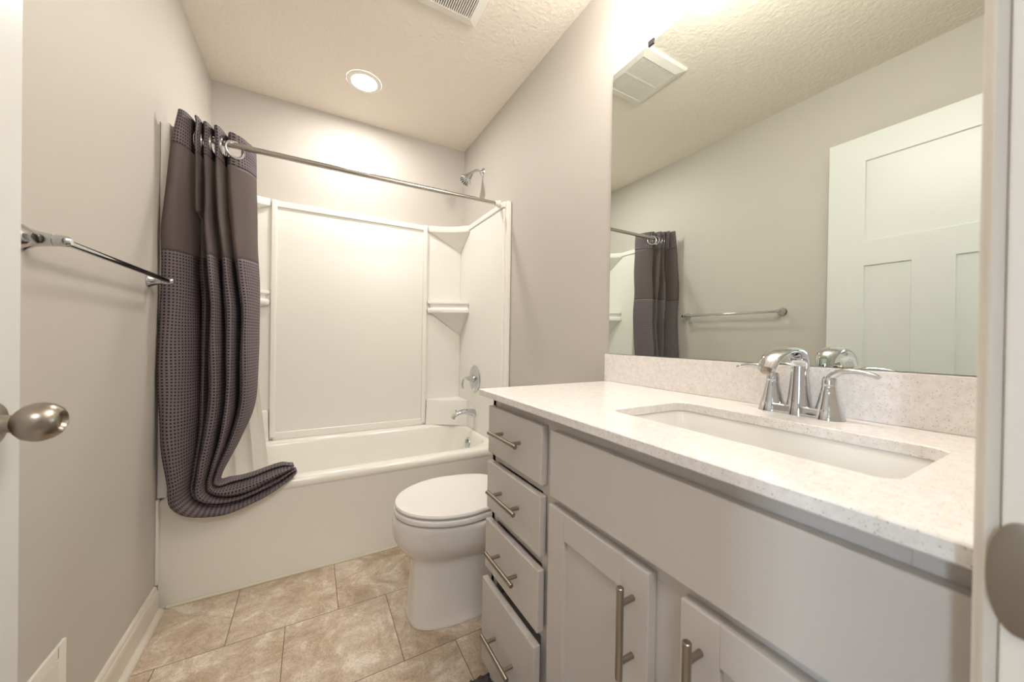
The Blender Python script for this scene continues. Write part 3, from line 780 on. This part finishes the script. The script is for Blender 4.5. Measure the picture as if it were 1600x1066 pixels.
# sink
sink = empty('sink', (1.226, -2.23, CT - 0.16), 'white rectangular undermount sink set in the quartz countertop', 'sink')
bm = bmesh.new()
rg = lambda g, z, r: rrect((SX0 + SX1) / 2, (SY0 + SY1) / 2, (SX1 - SX0) / 2 + g, (SY1 - SY0) / 2 + g, r, z, 8)
loft(bm, [rg(0.02, CT - 0.034, 0.04), rg(0.02, CT - 0.0205, 0.04), rg(0.004, CT - 0.0205, 0.03), rg(0.001, CT - 0.024, 0.03), rg(-0.006, CT - 0.06, 0.035), rg(-0.016, CT - 0.115, 0.04), rg(-0.030, CT - 0.135, 0.045),
          rg(-0.060, CT - 0.145, 0.045), rg(-0.110, CT - 0.150, 0.014)], False, True)
link('basin', bm, m_sink, sink, True)
bm = bmesh.new(); lathe(bm, [(0.024, 0), (0.024, 0.003), (0.018, 0.004), (0.016, 0.002), (0, 0.002)], axis((1.24, -2.23, CT - 0.150), (0, 0, 1)), 28, True, False); link('drain', bm, m_chrome, sink, True)

# ------------------------------------------------------------------ faucet
fa = empty('faucet', (1.455, -2.222, CT), 'chrome two-handle faucet with a high arched spout', 'faucet')
FXc, FYc = 1.455, -2.222; Z0 = CT + 0.0004
bm = bmesh.new()
def pill(g, z): return rrect(FXc, FYc, 0.0225 + g, 0.053 + 0.0225 + g, 0.0225 + g, z, 12)
loft(bm, [pill(0.001, Z0), pill(0.001, Z0 + 0.004), pill(-0.001, Z0 + 0.018), pill(-0.004, Z0 + 0.020)])
link('base_plate', bm, m_chrome, fa, True)
for s in (1, -1):
    yc = FYc + s * 0.0525
    bm = bmesh.new()
    lathe(bm, [(0.0275, 0.0), (0.027, 0.003), (0.0235, 0.018), (0.0225, 0.0195), (0.0222, 0.0205), (0.018, 0.038), (0.0145, 0.056), (0.0128, 0.066), (0.0122, 0.068), (0.0128, 0.070), (0.0122, 0.083), (0.0095, 0.088), (0.0, 0.089)], axis((FXc, yc, Z0), (0, 0, 1)), 40, True, False)
    hb = link('handle_bell', bm, m_chrome, fa, True)
    bm = bmesh.new()
    tube(bm, [(FXc, yc - s * 0.004, CT + 0.078), (FXc, yc + s * 0.006, CT + 0.092), (FXc - 0.001, yc + s * 0.022, CT + 0.1015), (FXc - 0.003, yc + s * 0.045, CT + 0.103), (FXc - 0.005, yc + s * 0.066, CT + 0.099), (FXc - 0.006, yc + s * 0.077, CT + 0.094)],
         [(0.0085, 0.0065), (0.009, 0.0072), (0.0085, 0.006), (0.0085, 0.0052), (0.0085, 0.0048), (0.007, 0.0040)], n=20, side=(1, 0, 0))
    link('lever', bm, m_chrome, hb, True)
bm = bmesh.new()
lathe(bm, [(0.026, 0.0), (0.0255, 0.004), (0.0235, 0.018), (0.0225, 0.021), (0.0195, 0.045), (0.017, 0.075), (0.0155, 0.100), (0.0150, 0.106)], axis((FXc, FYc, Z0), (0, 0, 1)), 40)
col = link('spout_column', bm, m_chrome, fa, True)
bm = bmesh.new()
tube(bm, [(1.457, FYc, CT + 0.085), (1.457, FYc, CT + 0.108), (1.450, FYc, CT + 0.126), (1.428, FYc, CT + 0.138), (1.395, FYc, CT + 0.142), (1.360, FYc, CT + 0.137), (1.330, FYc, CT + 0.124), (1.312, FYc, CT + 0.104)],
     [(0.0150, 0.0150), (0.0170, 0.0150), (0.0195, 0.0135), (0.0215, 0.0100), (0.0215, 0.0085), (0.0205, 0.0085), (0.0185, 0.0095), (0.0165, 0.0095)], n=28, side=(0, 1, 0))
link('spout', bm, m_chrome, fa, True)
bm = bmesh.new(); lathe(bm, [(0.009, 0), (0.009, 0.010), (0.007, 0.012)], axis((1.314, FYc, CT + 0.107), (-0.45, 0, -1)), 20); link('aerator', bm, m_nickel, fa, True)
bm = bmesh.new(); lathe(bm, [(0.0025, 0), (0.0025, 0.040), (0.005, 0.043), (0.005, 0.050), (0, 0.052)], axis((1.4875, FYc, CT + 0.0005), (0, 0, 1)), 14, True, False); link('lift_rod', bm, m_chrome, fa, True)

# ------------------------------------------------------------------ mirror
MY0, MY1, MZ0, MZ1 = -2.520, -1.572, CT + 0.1055, 2.089
bm = bmesh.new(); box(bm, MX + 0.0002, W - 0.0006, MY0, MY1, MZ0, MZ1)
mir = empty('wall_mirror', (W - 0.003, (MY0 + MY1) / 2, MZ0), 'large frameless wall mirror above the vanity', 'mirror')
link('glass_edge', bm, m_medge, mir)
bm = bmesh.new(); vs = [bm.verts.new(p) for p in ((MX, MY0, MZ0), (MX, MY1, MZ0), (MX, MY1, MZ1), (MX, MY0, MZ1))]; bm.faces.new(vs)
me = bpy.data.meshes.new('reflective_face'); bm.to_mesh(me); bm.free(); me.materials.append(m_mirror)
rf = bpy.data.objects.new('reflective_face', me); C.objects.link(rf); rf.parent = mir; rf.matrix_parent_inverse = Matrix.Translation(-Vector(mir.location))
bm = bmesh.new(); box(bm, MX - 0.0035, W - 0.0006, -1.762, -1.740, MZ1 - 0.008, MZ1 + 0.010, 0.001); link('mirror_clip', bm, m_dark, mir)

# ------------------------------------------------------------------ ceiling fittings
o = empty('recessed_light', (0.752, -0.42, H), 'round recessed ceiling light above the tub, lit', 'ceiling light')
bm = bmesh.new()
Md = axis((0.752, -0.42, H), (0, 0, -1))
lathe(bm, [(0.092, 0.0002), (0.090, 0.004), (0.070, 0.007), (0.066, 0.0055)], Md, 56, False, False); link('trim_ring', bm, m_white, o, True)
bm = bmesh.new(); lathe(bm, [(0.067, 0.0052), (0.0, 0.0054)], Md, 56, False, False); bmesh.ops.remove_doubles(bm, verts=bm.verts, dist=1e-5)
link('lens', bm, m_can, o)

o = empty('exhaust_fan_grille', (0.98, -1.23, H), 'square white exhaust fan grille on the ceiling', 'vent grille')
gx0, gx1, gy0, gy1 = 0.822, 1.145, -1.400, -1.070
bm = bmesh.new()
ix0, ix1, iy0, iy1 = 0.862, 1.105, -1.355, -1.112
def vring(g, z): return [Vector((gx0 + g, gy0 + g, z)), Vector((gx1 - g, gy0 + g, z)), Vector((gx1 - g, gy1 - g, z)), Vector((gx0 + g, gy1 - g, z))]
inn = lambda z: [Vector((ix0, iy0, z)), Vector((ix1, iy0, z)), Vector((ix1, iy1, z)), Vector((ix0, iy1, z))]
loft(bm, [vring(0, H - 0.0003), vring(0.0, H - 0.010), vring(0.006, H - 0.014), inn(H - 0.022), inn(H - 0.006)], False, False)
link('frame', bm, m_white, o)
bm = bmesh.new(); box(bm, ix0 - 0.003, ix1 + 0.003, iy0 - 0.003, iy1 + 0.003, H - 0.006, H - 0.0005); link('duct_shade_sheet', bm, m_dark, o)  # dark sheet stands in for the unlit duct above the slats
bm = bmesh.new(); ns = 26
for i in range(ns):
    x = ix0 + (i + 0.5) * (ix1 - ix0) / ns
    box(bm, x - 0.0022, x + 0.0022, iy0, iy1, H - 0.021, H - 0.012)
box(bm, ix0, ix1, (iy0 + iy1) / 2 - 0.004, (iy0 + iy1) / 2 + 0.004, H - 0.0212, H - 0.011)
link('slats', bm, m_white, o)

# vanity light bar above the mirror (just above the picture)
o = empty('vanity_light', (W, -2.05, 2.36), 'three-globe vanity light on the wall above the mirror', 'vanity light')
bm = bmesh.new(); box(bm, W - 0.03, W - 0.0008, -2.34, -1.76, 2.36, 2.44, 0.006); link('back_plate', bm, m_nickel, o, True)
for y in (-1.83, -2.05, -2.27):
    bm = bmesh.new(); tube(bm, [(W - 0.028, y, 2.40), (W - 0.06, y, 2.405), (W - 0.085, y, 2.40), (W - 0.09, y, 2.385)], 0.008, n=12); link('arm', bm, m_nickel, o, True)
    bm = bmesh.new(); lathe(bm, [(0.015, 0.04), (0.028, 0.03), (0.045, 0.0), (0.050, -0.03), (0.045, -0.055), (0.02, -0.07)], axis((W - 0.09, y, 2.345), (0, 0, 1)), 32); link('globe', bm, m_bulb, o, True)
    ld = bpy.data.lights.new('globe_lamp', 'POINT'); ld.energy = LAMP['van']; ld.color = (1.0, 0.95, 0.895); ld.shadow_soft_size = 0.06
    lo = bpy.data.objects.new('globe_lamp', ld); C.objects.link(lo); lo.location = (W - 0.20, y, 2.29)
# unseen fill light added under the hallway ceiling
ld = bpy.data.lights.new('hallway_fill', 'AREA'); ld.energy = LAMP['hall_fill']; ld.color = (1.0, 0.97, 0.95); ld.size = 0.5
lo = bpy.data.objects.new('hallway_fill', ld); C.objects.link(lo); lo.location = (0.3, -3.45, H - 0.03)

# ------------------------------------------------------------------ bath mat
bm = bmesh.new()
nx, ny = 90, 90
x0, x1, y0, y1 = 0.45, 1.035, -2.25, -1.592
def hgt(x, y):
    d = min(x - x0, x1 - x, y - y0, y1 - y); return 0.022 * min(1, d / 0.012) ** .5 if d > 0 else 0
V_ = []
for i in range(nx + 1):
    r = []
    for j in range(ny + 1):
        x = x0 + (x1 - x0) * i / nx; y = y0 + (y1 - y0) * j / ny
        # rounded corners
        rc = 0.04; dx = max(x0 + rc - x, x - (x1 - rc), 0); dy = max(y0 + rc - y, y - (y1 - rc), 0); dd = math.hypot(dx, dy)
        if dd > rc: x += (rc / dd - 1) * dx * (1 if x > (x0 + x1) / 2 else -1); y += (rc / dd - 1) * dy * (1 if y > (y0 + y1) / 2 else -1)
        edge = i in (0, nx) or j in (0, ny)
        z = 0.001 if edge else 0.010 + 0.010 * random.random() + 0.004 * math.sin(i * 1.3) * math.sin(j * 1.1)
        jx = 0 if edge else random.uniform(-.002, .002)
        r.append(bm.verts.new((x + jx, y + jx, z)))
    V_.append(r)
for i in range(nx):
    for j in range(ny): bm.faces.new((V_[i][j], V_[i + 1][j], V_[i + 1][j + 1], V_[i][j + 1]))
o = link('bath_mat', bm, m_rug, None, True); tag(o, 'dark charcoal shaggy bath mat on the floor in front of the vanity', 'bath mat')
